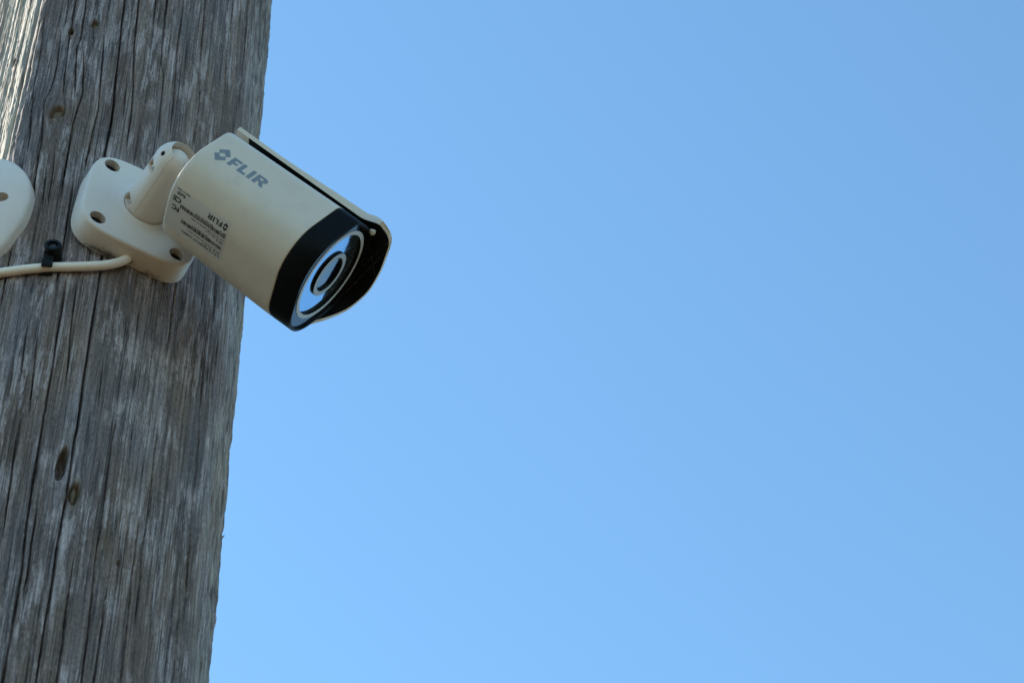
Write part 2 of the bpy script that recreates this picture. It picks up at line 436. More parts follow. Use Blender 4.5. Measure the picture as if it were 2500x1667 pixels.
fine_phi = np.concatenate([np.arange(-96, -46, 0.45), np.arange(-46, 112, 0.16)])
coarse_phi = np.arange(112, 264, 3.0)
PHI = np.concatenate([fine_phi, coarse_phi])
fine_z = np.arange(2.375, 3.215, 0.0010)
ZZ = np.concatenate([np.array([-0.5, 0.0, 0.6, 1.2, 1.7, 2.05, 2.25, 2.33]), fine_z, np.array([3.26, 3.4, 3.7, 4.2, 5.0, 6.0, 7.2])])
nph, nz = len(PHI), len(ZZ)
PH, ZG = np.meshgrid(PHI, ZZ)
S = np.radians(PH) * RP * 1000.0           # mm across
ZM = ZG * 1000.0
isfine = ((PH < 112) & (PH > -97) & (ZG > 2.36) & (ZG < 3.22)).astype(float)
# fibres wander a little and part around the knots
flow = 3.0 * vn(S / 60, ZM / 260, 11) + 1.0 * vn(S / 22, ZM / 120, 12)
for (hp, hz, ha, hb) in HOLES[:5]:
    ds = S - math.radians(hp) * RP * 1000
    dz = ZM - hz * 1000
    flow = flow - np.sign(ds) * ha * 0.9 * np.exp(-(dz / (hb * 2.6)) ** 2) * np.exp(-np.abs(ds) / (ha * 2.2)) * np.minimum(1, np.abs(ds) / ha)
SG = S + flow
disp = np.zeros_like(S)
disp += 1.6 * vn(S / 45, ZM / 500, 1) + 0.9 * vn(S / 17, ZM / 300, 2)
disp += 0.55 * vn(SG / 5.5, ZM / 260, 3) + 0.50 * vn(SG / 2.6, ZM / 160, 4)
disp += 0.42 * vn(SG / 1.3, ZM / 90, 5) + 0.24 * vn(SG / 0.8, ZM / 40, 7) + 0.14 * vn(SG / 0.9, ZM / 6, 6) + 0.20 * vn(SG / 5, ZM / 9, 8)
# hairline checks along the fibres
for k_, (ws, wz, dp, sd_) in enumerate(((4.2, 420, 1.1, 21), (2.4, 300, 0.8, 31), (1.5, 200, 0.5, 36))):
    chk = vn(SG / ws, ZM / wz, sd_)
    disp -= dp * np.clip(1 - np.abs(chk) / 0.05, 0, 1) * np.clip(vn(SG / 8, ZM / 70, sd_ + 1) * 5 + 0.2, 0, 1)
# sharper ridges on the left shoulder, where the sun rakes the grain
rough = np.clip((4 - PH) / 14, 0, 1)
disp += rough * (1.7 * vn(SG / 3.0, ZM / 90, 41) + 0.9 * vn(SG / 1.5, ZM / 24, 42) + 0.5 * vn(SG / 1.0, ZM / 5, 43))
# the shaft is not quite round: its left shoulder falls away
PW = np.where(PH > 180, PH - 360, PH)
fall = 26 * np.tanh(np.clip(-9.5 - PW, 0, 200) / 26) * np.clip(np.cos(np.radians(np.clip(-9.5 - PW, 0, 180)) / 2), 0, 1) ** 2
disp -= 0.45 * np.radians(fall) * RP * 1000
# splintered right edge
edge = np.clip((PH - 72) / 12, 0, 1)
disp += edge * (1.5 * vn(S / 8, ZM / 30, 51) + 1.0 * vn(S / 4, ZM / 9, 52) + 0.5 * vn(S / 2, ZM / 3.2, 53))
for cr in CRACKS:
    w = cr[0]
    pts = np.array(cr[1:])[::-1]
    z0, z1 = pts[0, 1], pts[-1, 1]
    for_z = np.interp(ZZ, pts[:, 1], pts[:, 0])
    jit = 0.22 * vn(ZZ * 1000 / 14.0, np.full(nz, 3.3 * w * 10 + pts[0, 0]), 61) + 0.16 * vn(ZZ * 1000 / 4.0, np.full(nz, pts[0, 0]), 62)
    taper = np.clip((ZZ - z0) / 0.018, 0, 1) * np.clip((z1 - ZZ) / 0.018, 0, 1)
    if z1 > 3.0:
        taper = np.clip((ZZ - z0) / 0.018, 0, 1) * np.clip((3.3 - ZZ) / 0.1, 0, 1)
    if z0 < 2.47:
        taper = np.where(ZZ < z0 + 0.02, np.clip((ZZ - 2.3) / 0.05, 0, 1), taper)
    taper = taper * (0.78 + 0.5 * vn(ZZ * 1000 / 25.0, np.full(nz, w * 31.7 + pts[0, 0] * 1.7), 63))
    rows = np.where(taper > 0.02)[0]
    if len(rows) == 0:
        continue
    sc = np.radians(for_z[rows]) * RP * 1000 + jit[rows]
    c0 = np.searchsorted(fine_phi, for_z[rows].min() - 3.5)
    c1 = np.searchsorted(fine_phi, for_z[rows].max() + 3.5)
    d = S[rows][:, c0:c1] - sc[:, None]
    hw = (0.20 + 0.48 * w) * (0.5 + 0.5 * taper[rows])[:, None]
    dep = (2.5 + 5.0 * w) * taper[rows][:, None]
    prof = np.clip(1.25 - np.abs(d / hw), 0, 1)
    lipr = 0.30 * w * np.exp(-((np.abs(d) - hw * 2.4) / (hw * 1.2)) ** 2) * taper[rows][:, None]
    disp[rows[0]:rows[-1] + 1, c0:c1] += 0  # rows are contiguous in practice
    disp[np.ix_(rows, np.arange(c0, c1))] += lipr - dep * prof
heart = np.zeros_like(S)
for i, (hp, hz, ha, hb) in enumerate(HOLES):
    ds = (S - math.radians(hp) * RP * 1000) / ha
    dz = (ZM - hz * 1000) / hb
    if i == 0:
        ds = ds - 0.0
        dz = dz - 0.35 * ds
    ang = np.arctan2(dz, ds)
    rr = np.sqrt(ds ** 2 + dz ** 2) * (1 + 0.12 * np.sin(2 * ang + i) + 0.05 * np.sin(3 * ang + 2 * i))
    inside = np.clip(1.35 - rr, 0, 1)
    depth = (3.6, 4.0, 3.4, 11.0, 4.2, 2.4, 3.0, 1.5)[i]
    disp -= depth * np.clip(inside * (6.0 if i == 3 else 3.0), 0, 1) * isfine
    disp += 0.5 * np.exp(-((rr - 1.7) / 0.35) ** 2) * isfine
    heart = np.maximum(heart, np.clip((1.45 - rr) * 3, 0, 1) * (0.9, 0.8, 0.95, 0.35, 1.0, 0.6, 1.0, 0.5)[i])
    if i in (0, 4):
        heart = np.maximum(heart, 0.35 * np.exp(-((rr - 1.3) / 0.7) ** 2))
# raw orange splinters on the sunny shoulder, faint rust stains low on the shaft
heart = np.maximum(heart, 0.8 * np.clip(vn(SG / 4, ZM / 14, 71) * 5 - 1.3, 0, 1) * np.clip((-12 - PH) / 6, 0, 1))
heart = np.maximum(heart, 0.35 * np.exp(-((PH - 36) / 3.0) ** 2 - ((ZG - 2.530) / 0.008) ** 2))
heart *= isfine
disp = disp * (0.15 + 0.85 * isfine)
RR = RP + disp / 1000.0
A = np.radians(PH)
X = AX[0] + RR * np.sin(A)
Y = AX[1] - RR * np.cos(A)
verts = np.stack([X, Y, ZG], -1).reshape(-1, 3)
jj, ii = np.meshgrid(np.arange(nph), np.arange(nz - 1))
k2 = (jj + 1) % nph
quads = np.stack([ii * nph + jj, ii * nph + k2, (ii + 1) * nph + k2, (ii + 1) * nph + jj], -1).reshape(-1, 4)
me = bpy.data.meshes.new('shaft')
me.vertices.add(len(verts)); me.vertices.foreach_set('co', verts.astype(np.float32).ravel())
me.loops.add(quads.size); me.loops.foreach_set('vertex_index', quads.astype(np.int32).ravel())
me.polygons.add(len(quads)); me.polygons.foreach_set('loop_start', np.arange(0, quads.size, 4, dtype=np.int32))
me.update(calc_edges=True)
uvl = me.uv_layers.new(name='grain')
UVV = np.stack([SG / 1000.0, ZG], -1).reshape(-1, 2)[quads.ravel()]
# keep the seam quads from wrapping
uvl.data.foreach_set('uv', UVV.astype(np.float32).ravel())
at = me.attributes.new('heartwood', 'FLOAT', 'POINT')
at.data.foreach_set('value', heart.astype(np.float32).ravel())
right = 0.5 * np.clip((PW - 68) / 14, 0, 1) * np.clip(0.35 + 1.6 * vn(SG / 3, ZM / 12, 83), 0, 1)  # mottled pale right edge: sky light put into the colour
painted_light = np.clip((-10 - PW) / 4, 0, 1) * np.clip(0.75 + 1.2 * vn(SG / 5, ZM / 60, 81), 0, 1) * isfine  # left shoulder tinted pale tan, sunlight painted into the wood colour
painted_light = np.maximum(painted_light, right * isfine * (PW < 112))
at = me.attributes.new('painted_light', 'FLOAT', 'POINT')
at.data.foreach_set('value', painted_light.astype(np.float32).ravel())
me.validate()
pole = empty('utility_pole', (AX[0], AX[1], 0))
tag(pole, 'weathered grey wooden utility pole with long drying cracks and knot holes', 'pole')
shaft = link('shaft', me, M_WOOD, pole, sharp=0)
shaft.data.shade_smooth()

# weathered knots sitting in the holes
M_KNOT = plastic('brown_knot_wood', (0.16, 0.105, 0.06), 0.8, 0.7, 0.3, dirt_col=(0.05, 0.03, 0.02))
def blob(center, nrm, up, sx, sy, sz, seed, name):
    bm = bmesh.new()
    bmesh.ops.create_icosphere(bm, subdivisions=3, radius=1.0)
    rnd = random.Random(seed)
    ph_ = [rnd.uniform(0, 6.28) for _ in range(6)]
    nrm, up = Vector(nrm).normalized(), Vector(up).normalized()
    sd_ = up.cross(nrm).normalized()
    for v in bm.verts:
        q = v.co.copy()
        k = 1 + 0.10 * math.sin(4 * q.x + ph_[0]) + 0.10 * math.sin(5 * q.y + ph_[1]) + 0.06 * math.sin(9 * q.z + ph_[2] + 3 * q.x)
        v.co = Vector(center) + (sd_ * q.x * sx + up * q.y * sy + nrm * q.z * sz) * k
    me = bpy.data.meshes.new(name); bm.to_mesh(me); bm.free()
    return me
for i in (0, 2, 4):
    hp, hz, ha, hb = HOLES[i]
    q = on_pole(hp, hz + 0.0008, RP - 0.0034)
    o = link('knot', blob(q, pole_n(hp), (0, 0, 1), ha * 0.00085, hb * 0.00085, 0.0016, i, 'knot'), M_KNOT, pole, sharp=0)
    o.data.shade_smooth()

# splinters lifting from the right edge and the sunny shoulder
rs = random.Random(4)
for i in range(16):
    ph = rs.uniform(84, 93) if i < 10 else rs.uniform(-34, -16)
    z = rs.uniform(2.50, 3.12) if i < 10 else rs.uniform(2.84, 3.05)
    ln = rs.uniform(0.004, 0.009) if i < 10 else rs.uniform(0.008, 0.022)
    r0 = RP + 0.0006 + (0.004 if i >= 10 else 0)
    a_ = on_pole(ph, z, r0 - 0.0012)
    b_ = on_pole(ph + rs.uniform(-1, 1), z + ln * 0.6, r0 + 0.0003)
    c_ = on_pole(ph + rs.uniform(-1.5, 1.5), z + ln, r0 + rs.uniform(0.0006, 0.0018))
    me = tube([a_, b_, c_], [0.0003, 0.00025, 0.00006], 5, 'splinter')
    uvl = me.uv_layers.new(name='grain')
    for l in me.loops:
        co = me.vertices[l.vertex_index].co
        uvl.data[l.index].uv = (co.x, co.z)
    link('splinter', me, M_WOOD, pole, sharp=0)

# ------------------------------------------------------------------ security camera: frames
PB = Matrix(((0.847731, 0.057941, 0.527252), (0.526025, 0.035953, -0.849709), (-0.068189, 0.997672, 0.0)))
PO = Vector((-0.21549439, 0.91693428, 2.79018959))
def to_plate(me):
    me.transform(Matrix.Translation(PO) @ PB.to_4x4() @ Matrix.Scale(0.001, 4)); return me
DB = Matrix(((0.768458, 0.286424, 0.572219), (0.277164, -0.95498, 0.105798), (-0.576761, -0.077297, 0.813248)))
DO = Vector((-0.101996, 0.91812, 2.723281))
def to_dev(me):
    me.transform(Matrix.Translation(DO) @ DB.to_4x4() @ Matrix.Scale(0.001, 4)); return me
def dev(x, y, z):
    return DO + DB @ Vector((x, y, z)) * 0.001

camera = empty('security_camera', PO - PB @ Vector((0, 0, 0.012)))
tag(camera, 'white bullet security camera with black front and sun shield bolted to the wooden pole', 'security camera')

# base plate: rounded square, screw wells cut right through
def superell(h, n, k=120):
    out = []
    for j in range(k):
        t = 2 * math.pi * j / k
        c_, s_ = math.cos(t), math.sin(t)
        r = h / (abs(c_) ** n + abs(s_) ** n) ** (1 / n)
        out.append((r * c_, r * s_))
    return out
rings = []
for z, h in ((-15.5, 37.8), (-12, 37.7), (-2.0, 37.3), (-1.0, 37.0), (-0.4, 36.5), (-0.1, 36.0), (0, 35.2)):
    rings.append([(a_, b_, z) for a_, b_ in superell(h, 4.2)])
plate = fix_normals(pydata('plate', *loft(rings)))
boss = revolve((0, 0, -1), (0, 0, 1), [(0, 19), (1.0, 18.4), (1.6, 17.0), (2.2, 15.6), (2.7, 14.9), (2.8, 14.4)], 96)
HOLEXY = [(-25.6, 26.3), (-25.6, -26.3), (25.6, -26.0), (25.6, 26.3)]
cut = [cyl((x, y, -40), (x, y, 10), 5.0) for x, y in HOLEXY]
cut.append(cyl((0.4, -60, -10.5), (0.4, -20, -10.5), 3.0))
cut.append(cyl((0, 0, 0.6), (0, 0, 10), 14.15, 14.15, 96))
plate = boolean(boolean(plate, [boss], 'UNION'), cut)
base_plate = link('base_plate', to_plate(plate), M_WHITE, camera, 32)
for i, (x, y) in enumerate(HOLEXY):
    zf = -3.4
    ring = revolve((x, y, zf - 3), (0, 0, 1), [(0, 4.95), (1.6, 4.95), (1.6, 3.0), (0, 3.0), (0, 4.95)], 32, False, False)
    link('screw_seat', to_plate(ring), M_INNER, base_plate)
    hx = revolve((x + 0.6, y - 0.4, zf - 2.2), (0.05, -0.05, 1), [(-8, 1.6), (0, 1.7), (0, 3.2), (1.2, 3.2), (2.0, 2.5), (2.2, 1.2), (1.3, 1.0)], 24)
    link('screw', to_plate(hx), M_CLIP, base_plate)

# swivel arm with socket, set screw hole, screw notches and mould seam
JB = Vector((1.52, 2.06, 38.9))
prof = []
armv = []
for h, r in ((0.61, 13.55), (2.0, 13.6), (3.3, 13.65), (10, 13.6), (20, 13.35), (30, 13.1), (36, 13.0)):
    armv.append((h, r))
rings = []
for h, r in armv:
    k = min(max(h / 36.0, 0), 1)
    rings.append([(JB.x * k + r * math.cos(t), JB.y * k + r * math.sin(t), h) for t in [2 * math.pi * j / 96 for j in range(96)]])
for q in range(1, 13):
    el = (q / 13) * math.pi / 2
    rings.append([(JB.x + 13 * math.cos(el) * math.cos(t), JB.y + 13 * math.cos(el) * math.sin(t), 38.0 + 13.2 * math.sin(el)) for t in [2 * math.pi * j / 96 for j in range(96)]])
arm = fix_normals(pydata('arm', *loft(rings)))
cav = revolve(JB, (0, 0, 1), [(-11.3 * math.cos(math.pi * k / 20), max(11.3 * math.sin(math.pi * k / 20), 0.05)) for k in range(21)], 64)
dop = Vector((0.27, -0.10, 0.957)).normalized()
open1 = cyl(JB - dop * 3, JB + dop * 30, 9.3, 9.5, 64)
dax = Vector((0.837, -0.521, 0.17)).normalized()
open2 = cyl(JB, JB + dax * 30, 7.6, 8.4, 48)
cuts = [open1, open2]
def on_arm(az, h, r=13.3):
    k = min(max(h / 36.0, 0), 1)
    return Vector((JB.x * k + r * math.cos(R_(az)), JB.y * k + r * math.sin(R_(az)), h))
a0 = on_arm(-150, 46.5, 13.0); a0 = JB + (Vector((-10.9, -5.2, 6.0))).normalized() * 13.2
cuts.append(cyl(a0 + (a0 - JB).normalized() * 4, a0 - (a0 - JB).normalized() * 3.0, 1.6, 1.6, 24))
notch = []
for az, h in ((-160, 33.2), (-161, 4.6)):
    q = on_arm(az, h)
    d = Vector((math.cos(R_(az)), math.sin(R_(az)), 0))
    notch.append((q, d))
    w = d.cross(Vector((0, 0, 1)))
    # wedge-shaped notch: flat floor towards the plate, sloping out at the top
    tri = []
    for s_ in (-4.6, 4.6):
        tri.append([q + w * s_ + d * 3 + Vector((0, 0, -3.2)), q + w * s_ - d * 3.4 + Vector((0, 0, -2.9)), q + w * s_ - d * 1.6 + Vector((0, 0, 2.2)), q + w * s_ + d * 3 + Vector((0, 0, 5.4))])
    cuts.append(fix_normals(pydata('n', *loft(tri))))
sl = []
for h in range(2, 36, 2):
    sl.append(on_arm(-117.5, h, 13.95 - 0.026 * h))
for el in range(4, 84, 8):
    e = R_(el)
    sl.append(Vector((JB.x, JB.y, 38.0)) + Vector((math.cos(e) * math.cos(R_(-117.5)), math.cos(e) * math.sin(R_(-117.5)), math.sin(e) * 1.01)) * 13.1)
cuts.append(tube(sl, 0.36, 6))
arm = boolean(arm, cuts)
sdv = (a0 - JB).normalized()
set_screw = cyl(a0 - sdv * 2.6, a0 - sdv * 1.1, 1.5, 1.5, 16)
arm_o = link('swivel_arm', to_plate(arm), M_WHITE, camera, 32)
link('set_screw', to_plate(set_screw), M_CLIP, arm_o)
for q, d in notch:
    w = d.cross(Vector((0, 0, 1)))
    hd = revolve(q - d * 3.2 + w * 1.4 + Vector((0, 0, -1.2)), d, [(-1, 1.3), (0.5, 1.3), (0.8, 1.0), (0.4, 0.4)], 12)
    link('clamp_screw', to_plate(hd), M_STEEL, arm_o)
ballm = revolve(JB - dop * 1.2, dax, [(-8.9 * math.cos(math.pi * k / 24), max(8.9 * math.sin(math.pi * k / 24), 0.05)) for k in range(25)], 64)
ball_o = link('ball_joint', to_plate(ballm), M_WHITE, camera, 60)
# stem between ball and housing
bp_ = PO + PB @ (JB * 0.001)
bd = DB.transposed() @ (bp_ - DO) * 1000
stem = revolve(bd, Vector((-96, 0, 0)) - bd, [(8, 6.2), (12, 6.2), (14, 7.5), (24, 9.5), (26, 9.5)], 40)
link('stem', to_dev(stem), M_WHITE, ball_o)

# ------------------------------------------------------------------ housing
RC = 25.449
def polar_rs(h, r, t):
    """rounded square radius in direction t"""
    c_, s_ = abs(math.cos(t)), abs(math.sin(t))
    f = h - r
    if c_ >= s_:
        k = h / c_
        if k * s_ <= f:
            return k
    else:
        k = h / s_
        if k * c_ <= f:
            return k
    b = -(c_ * f + s_ * f)
    return -b + math.sqrt(max(b * b - (2 * f * f - r * r), 0))
def polar_sec(h, r, t):
    """the housing section: rounded square whose two upper corners are cut off flat"""
    a_ = polar_rs(h, r, t)
    if math.sin(t) > 0:
        cc = math.cos(abs(t - math.pi / 2) - math.pi / 4)
        if cc > 0.2:
            b_ = h * 1.003 / cc
            k = 2.2
            q = max(k - abs(a_ - b_), 0) / k
            a_ = min(a_, b_) - q * q * k * 0.25
    return a_
NS = 160
TS = [2 * math.pi * j / NS for j in range(NS)]
def rs_ring(x, h, r=RC):
    r = min(r, h - 1)
    return [(x, polar_sec(h, r, t) * math.cos(t), polar_sec(h, r, t) * math.sin(t)) for t in TS]
def circ_ring(x, rad, n=NS):
    return [(x, rad * math.cos(2 * math.pi * j / n), rad * math.sin(2 * math.pi * j / n)) for j in range(n)]
def hx_(x):
    k = min(max((x + 98.4) / 82.7, 0), 1)
    return 33.602 + 1.398 * k
rings = [rs_ring(-96.9, 30.5), rs_ring(-98.1, 31.4), rs_ring(-98.4, 32.0), rs_ring(-98.35, 32.6), rs_ring(-98.0, 33.15), rs_ring(-97.4, 33.45), rs_ring(-96.6, 33.6)]
rings += [rs_ring(x, hx_(x)) for x in (-94, -85, -70, -55, -40, -28, -20, -17.5, -16.2)]
rings += [rs_ring(-15.9, 34.9), rs_ring(-15.75, 34.55), rs_ring(-15.75, 33.0)]
housing = link('housing', to_dev(fix_normals(pydata('housing', *loft(rings)))), M_HOUSING, camera, 40)

# surface coordinate: x along the axis, s = arc length from the middle of the side face, up positive
def surf(x, s, off=0.0):
    h = hx_(x); f = h - RC; q = abs(s)
    if q <= f:
        y, z, ny, nz = h, q, 1.0, 0.0
    elif q <= f + RC * math.pi / 2:
        a_ = (q - f) / RC
        y, z, ny, nz = f + RC * math.cos(a_), f + RC * math.sin(a_), math.cos(a_), math.sin(a_)
    else:
        y, z, ny, nz = f - (q - f - RC * math.pi / 2), h, 0.0, 1.0
    sg = 1 if s >= 0 else -1
    return (x, y + ny * off, (z + nz * off) * sg)

def print_mesh(polys, off, name, maxlen=1.6):
    """polys: list of [outer, hole, hole...] in (x, s); laid on the housing surface"""
    bm = bmesh.new()
    for loops in polys:
        flat = [q for l in loops for q in l]
        tris = tessellate_polygon([[Vector((q[0], q[1], 0)) for q in l] for l in loops])
        vv = [bm.verts.new((q[0], q[1], 0)) for q in flat]
        for t in tris:
            try:
                bm.faces.new([vv[i] for i in t])
            except ValueError:
                pass
    for _ in range(4):
        es = [e for e in bm.edges if e.calc_length() > maxlen]
        if not es:
            break
        bmesh.ops.subdivide_edges(bm, edges=es, cuts=1)
        bmesh.ops.triangulate(bm, faces=bm.faces)
    for v in bm.verts:
        v.co = Vector(surf(v.co.x, v.co.y, off))
    for f in bm.faces:
        f.normal_update()
        cen = f.calc_center_median()
        if f.normal.dot(Vector((0, cen.y, cen.z))) < 0:
            f.normal_flip()
    me = bpy.data.meshes.new(name); bm.to_mesh(me); bm.free()
    return me

# maker's mark: split diamond and four bold letters
DIA = [[[(-91.1, -2.95), (-86.8, 1.5), (-82.5, -3.0), (-84.55, -5.2), (-86.75, -3.05), (-88.95, -5.25)]],
       [[(-82.6, -7.45), (-86.95, -11.85), (-91.2, -7.35), (-89.1, -5.1), (-86.95, -7.4), (-84.7, -5.1)]]]
LET = {'F': [[(-80.8, -1.0), (-74.6, -1.0), (-74.6, -3.05), (-78.2, -3.05), (-78.2, -4.5), (-75.4, -4.5), (-75.4, -6.3), (-78.2, -6.3), (-78.2, -9.05), (-80.8, -9.05)]],
       'L': [[(-73.7, -1.0), (-71.1, -1.0), (-71.1, -7.1), (-68.0, -7.1), (-68.0, -9.05), (-73.7, -9.05)]],
       'I': [[(-66.7, -1.0), (-64.1, -1.0), (-64.1, -9.05), (-66.7, -9.05)]],
       'R': [[(-62.6, -1.0), (-57.6, -1.0), (-56.0, -1.4), (-54.9, -2.4), (-54.75, -3.6), (-55.3, -4.9), (-56.6, -5.7), (-54.1, -9.05), (-57.2, -9.05), (-59.1, -6.2), (-60.0, -6.2), (-60.0, -9.05), (-62.6, -9.05)],
             [(-60.0, -2.75), (-60.0, -4.35), (-58.2, -4.35), (-57.55, -3.9), (-57.5, -3.2), (-58.1, -2.75)]]}
MARK = DIA + [LET[k] for k in 'FLIR']
logo = link('logo', to_dev(print_mesh(MARK, 0.07, 'logo')), M_LOGO, housing, 0)
tag(logo, 'grey split diamond and the letters FLIR printed on the side')

# data label on the underside: silver sticker with upside-down print
lx0, lx1, ls0, ls1 = -96.6, -53.9, -37.4, -66.6
cr_ = 1.6
outl = []
for cx_, cs_, a0_ in ((lx1 - cr_, ls0 - cr_, 0), (lx0 + cr_, ls0 - cr_, 90), (lx0 + cr_, ls1 + cr_, 180), (lx1 - cr_, ls1 + cr_, 270)):
    for k in range(6):
        t = R_(a0_ + 90 * k / 5)
        outl.append((cx_ + cr_ * math.cos(t), cs_ + cr_ * math.sin(t)))
sticker = link('label_sticker', to_dev(print_mesh([[outl]], 0.06, 'sticker', 2.0)), M_STICKER, housing, 0)

def rot_mark(polys, sc, cx, cs):
    """maker's mark turned upside down about its own middle"""
    return [[[(cx - (q[0] + 72.6) * sc, cs - (q[1] + 5.2) * sc) for q in l] for l in poly] for poly in polys]
ink = rot_mark(MARK, 0.40, -62.6, -41.4)
def rect(x0, x1, s0, s1):
    return [[(x0, s0), (x1, s0), (x1, s1), (x0, s1)]]
rb = random.Random(11)
def barcode(x0, x1, s0, s1):
    x = x0
    while x < x1:
        w = rb.choice((0.34, 0.4, 0.6, 0.95))
        ink.append(rect(x, min(x + w, x1), s0, s1))
        x += w + rb.choice((0.22, 0.26, 0.42))
def words(x0, x1, s, hgt):
    x = x1
    while x > x0:
        w = rb.uniform(1.2, 3.4)
        xx = max(x - w, x0)
        # letters as short strokes
        q = x
        while q - 0.34 > xx:
            ink.append(rect(q - 0.36, q - 0.05, s - hgt * rb.choice((0.75, 1.0)), s))
            q -= 0.42
        x = xx - 0.55
barcode(-88.6, -54.9, -46.2, -48.8)
barcode(-85.6, -55.4, -55.9, -58.5)
words(-77.5, -64.5, -45.3, 0.8); words(-59.5, -54.6, -45.3, 0.8)
words(-80.0, -55.0, -50.2, 0.8); words(-68.5, -55.2, -51.9, 0.8); words(-60.0, -55.2, -53.3, 0.8)
words(-78.0, -66.0, -54.9, 0.8)
words(-80.5, -55.4, -60.1, 0.8); words(-69.0, -55.6, -61.8, 0.8)

def text_polys(txt, x_start, s_base, size, bold=0.0, sx=1.0):
    """outline of a short text, reading from +x to -x with the letter tops pointing down the label"""
    cu = bpy.data.curves.new('t', 'FONT')
    cu.body = txt; cu.size = size; cu.offset = bold; cu.resolution_u = 3
    o = bpy.data.objects.new('t', cu); C.objects.link(o)
    dg = bpy.context.evaluated_depsgraph_get(); dg.update()
    me = bpy.data.meshes.new_from_object(o.evaluated_get(dg))
    res = [[[(x_start - me.vertices[i].co.x * sx, s_base - me.vertices[i].co.y) for i in pl.vertices]] for pl in me.polygons]
    bpy.data.objects.remove(o)
    return res
ink += text_polys('RoHS', -87.4, -39.7, 2.5, 0.11)
ink += text_polys('CE', -88.8, -43.2, 4.4, 0.2, 1.15)
ink += text_polys('FC', -88.6, -49.6, 4.6, 0.26)
ink += text_polys('Made in China', -84.9, -37.8, 1.6, 0.03)
ink += text_polys('IP POE BULLET CAMERA', -61.5, -63.0, 2.1, 0.05, 1.0)
words(-60.8, -55.6, -63.3, 1.3)
lp = link('label_print', to_dev(print_mesh(ink, 0.11, 'ink', 2.0)), M_INK, housing, 0)

# ------------------------------------------------------------------ front
rings = [rs_ring(-15.6, 33.0), rs_ring(-15.6, 34.5), rs_ring(-15.3, 34.85), rs_ring(-14.5, 34.95), rs_ring(-1.0, 34.95), rs_ring(-0.45, 34.85), rs_ring(-0.1, 34.5), rs_ring(0, 34.1), rs_ring(-0.1, 33.7), rs_ring(-0.3, 33.5), rs_ring(-1.9, 33.3)]
bezel = link('front_bezel', to_dev(fix_normals(pydata('bezel', *loft(rings, False, False)))), M_BLACK, camera, 40)
rings = [rs_ring(-1.6, 33.4), circ_ring(-1.6, 32.0), circ_ring(-1.6, 29.6), circ_ring(-3.6, 29.4)]
face = link('cover_glass', to_dev(fix_normals(pydata('cover', *loft(rings, False, False)))), M_FACE, camera, 30)
link('light_ring', to_dev(revolve((0, 0, 0), (1, 0, 0), [(-1.62, 30.15), (-1.30, 30.15), (-1.2, 30.0), (-1.2, 27.65), (-1.3, 27.5)], 128, False, False)), M_RING, camera, 30)
link('lens_window', to_dev(pydata('win', *loft([circ_ring(-3.0, 27.5, 96), circ_ring(-3.0, 14.0, 96)], False, False))), M_WINDOW, camera, 0)
link('circuit_board', to_dev(revolve((0, 0, 0), (1, 0, 0), [(-9.5, 28.0), (-8.5, 28.0)], 64)), M_INNER, camera, 30)
wall = link('window_wall', to_dev(pydata('wall', *loft([circ_ring(-1.28, 27.52, 96), circ_ring(-8.6, 27.45, 96)], False, False))), M_INNER, camera, 0)
led0 = None
for k in range(14):
    t = 2 * math.pi * (k + 0.35) / 14
    y, z = 21.0 * math.cos(t), 21.0 * math.sin(t)
    if led0 is None:
        pr = [(-8.5, 3.0), (-7.6, 3.0), (-7.5, 2.6)] + [(-7.5 + 2.4 * math.sin(R_(e)), 2.6 * math.cos(R_(e)) + 0.02) for e in range(10, 91, 16)]
        led0 = revolve((0, 0, 0), (1, 0, 0), pr, 20)
    me = led0.copy()
    me.transform(Matrix.Translation((0, y, z)))
    link('infrared_led', to_dev(me), M_LED, camera, 40)
barrel = link('lens_barrel', to_dev(revolve((0, 0, 0), (1, 0, 0), [(-8.4, 14.9), (-1.8, 14.7), (-1.68, 14.5), (-1.68, 11.3), (-1.8, 11.2), (-4.8, 10.6)], 96, False, False)), M_BLACK, camera, 30)
link('lens_ring', to_dev(revolve((0, 0, 0), (1, 0, 0), [(-1.69, 14.55), (-1.60, 14.5), (-1.60, 11.6), (-1.69, 11.5)], 96, False, False)), M_LENSRING, barrel, 30)
pr = [(-3.2 + 0.35 * (1 - (r / 11.0) ** 2), max(r, 0.02)) for r in (11.0, 10.0, 8.5, 7.0, 5.0, 3.0, 1.0, 0.0)]
link('lens_glass', to_dev(revolve((0, 0, 0), (1, 0, 0), pr, 64, False, True)), M_LENS, barrel, 60)

# ------------------------------------------------------------------ sun shield
H1, R1 = 39.0, 33.0
F1 = H1 - R1
def prof_pt(s, off):
    """s = arc length from the top middle; positive towards the near side (+y), negative to the far side"""
    sg = 1 if s >= 0 else -1
    q = abs(s)
    if q <= F1:
        y, z, ny, nz = q, H1, 0, 1
    elif q <= F1 + R1 * math.pi / 2:
        a_ = (q - F1) / R1
        y, z, ny, nz = F1 + R1 * math.sin(a_), F1 + R1 * math.cos(a_), math.sin(a_), math.cos(a_)
    else:
        y, z, ny, nz = H1, F1 - (q - F1 - R1 * math.pi / 2), 1, 0
    return (y + ny * off) * sg, z + nz * off
def s_near(x):
    k = min(max((x + 13) / 17.0, 0), 1)
    k = k * k * (3 - 2 * k)
    return 14.6 + 7.0 * k
S_FAR = -(F1 + R1 * math.pi / 2 + 15.0)
FU = [0, 0.03, 0.06, 0.10, 0.16, 0.22, 0.40, 0.53, 0.68, 0.83, 1.0]
FX = [1.5, 5.0, 8.0, 9.6, 10.1, 9.9, 9.7, 9.3, 6.0, 0.0, -6.0]
_ru = np.linspace(0, 1, 201)
_rx = np.interp(_ru, FU, FX)
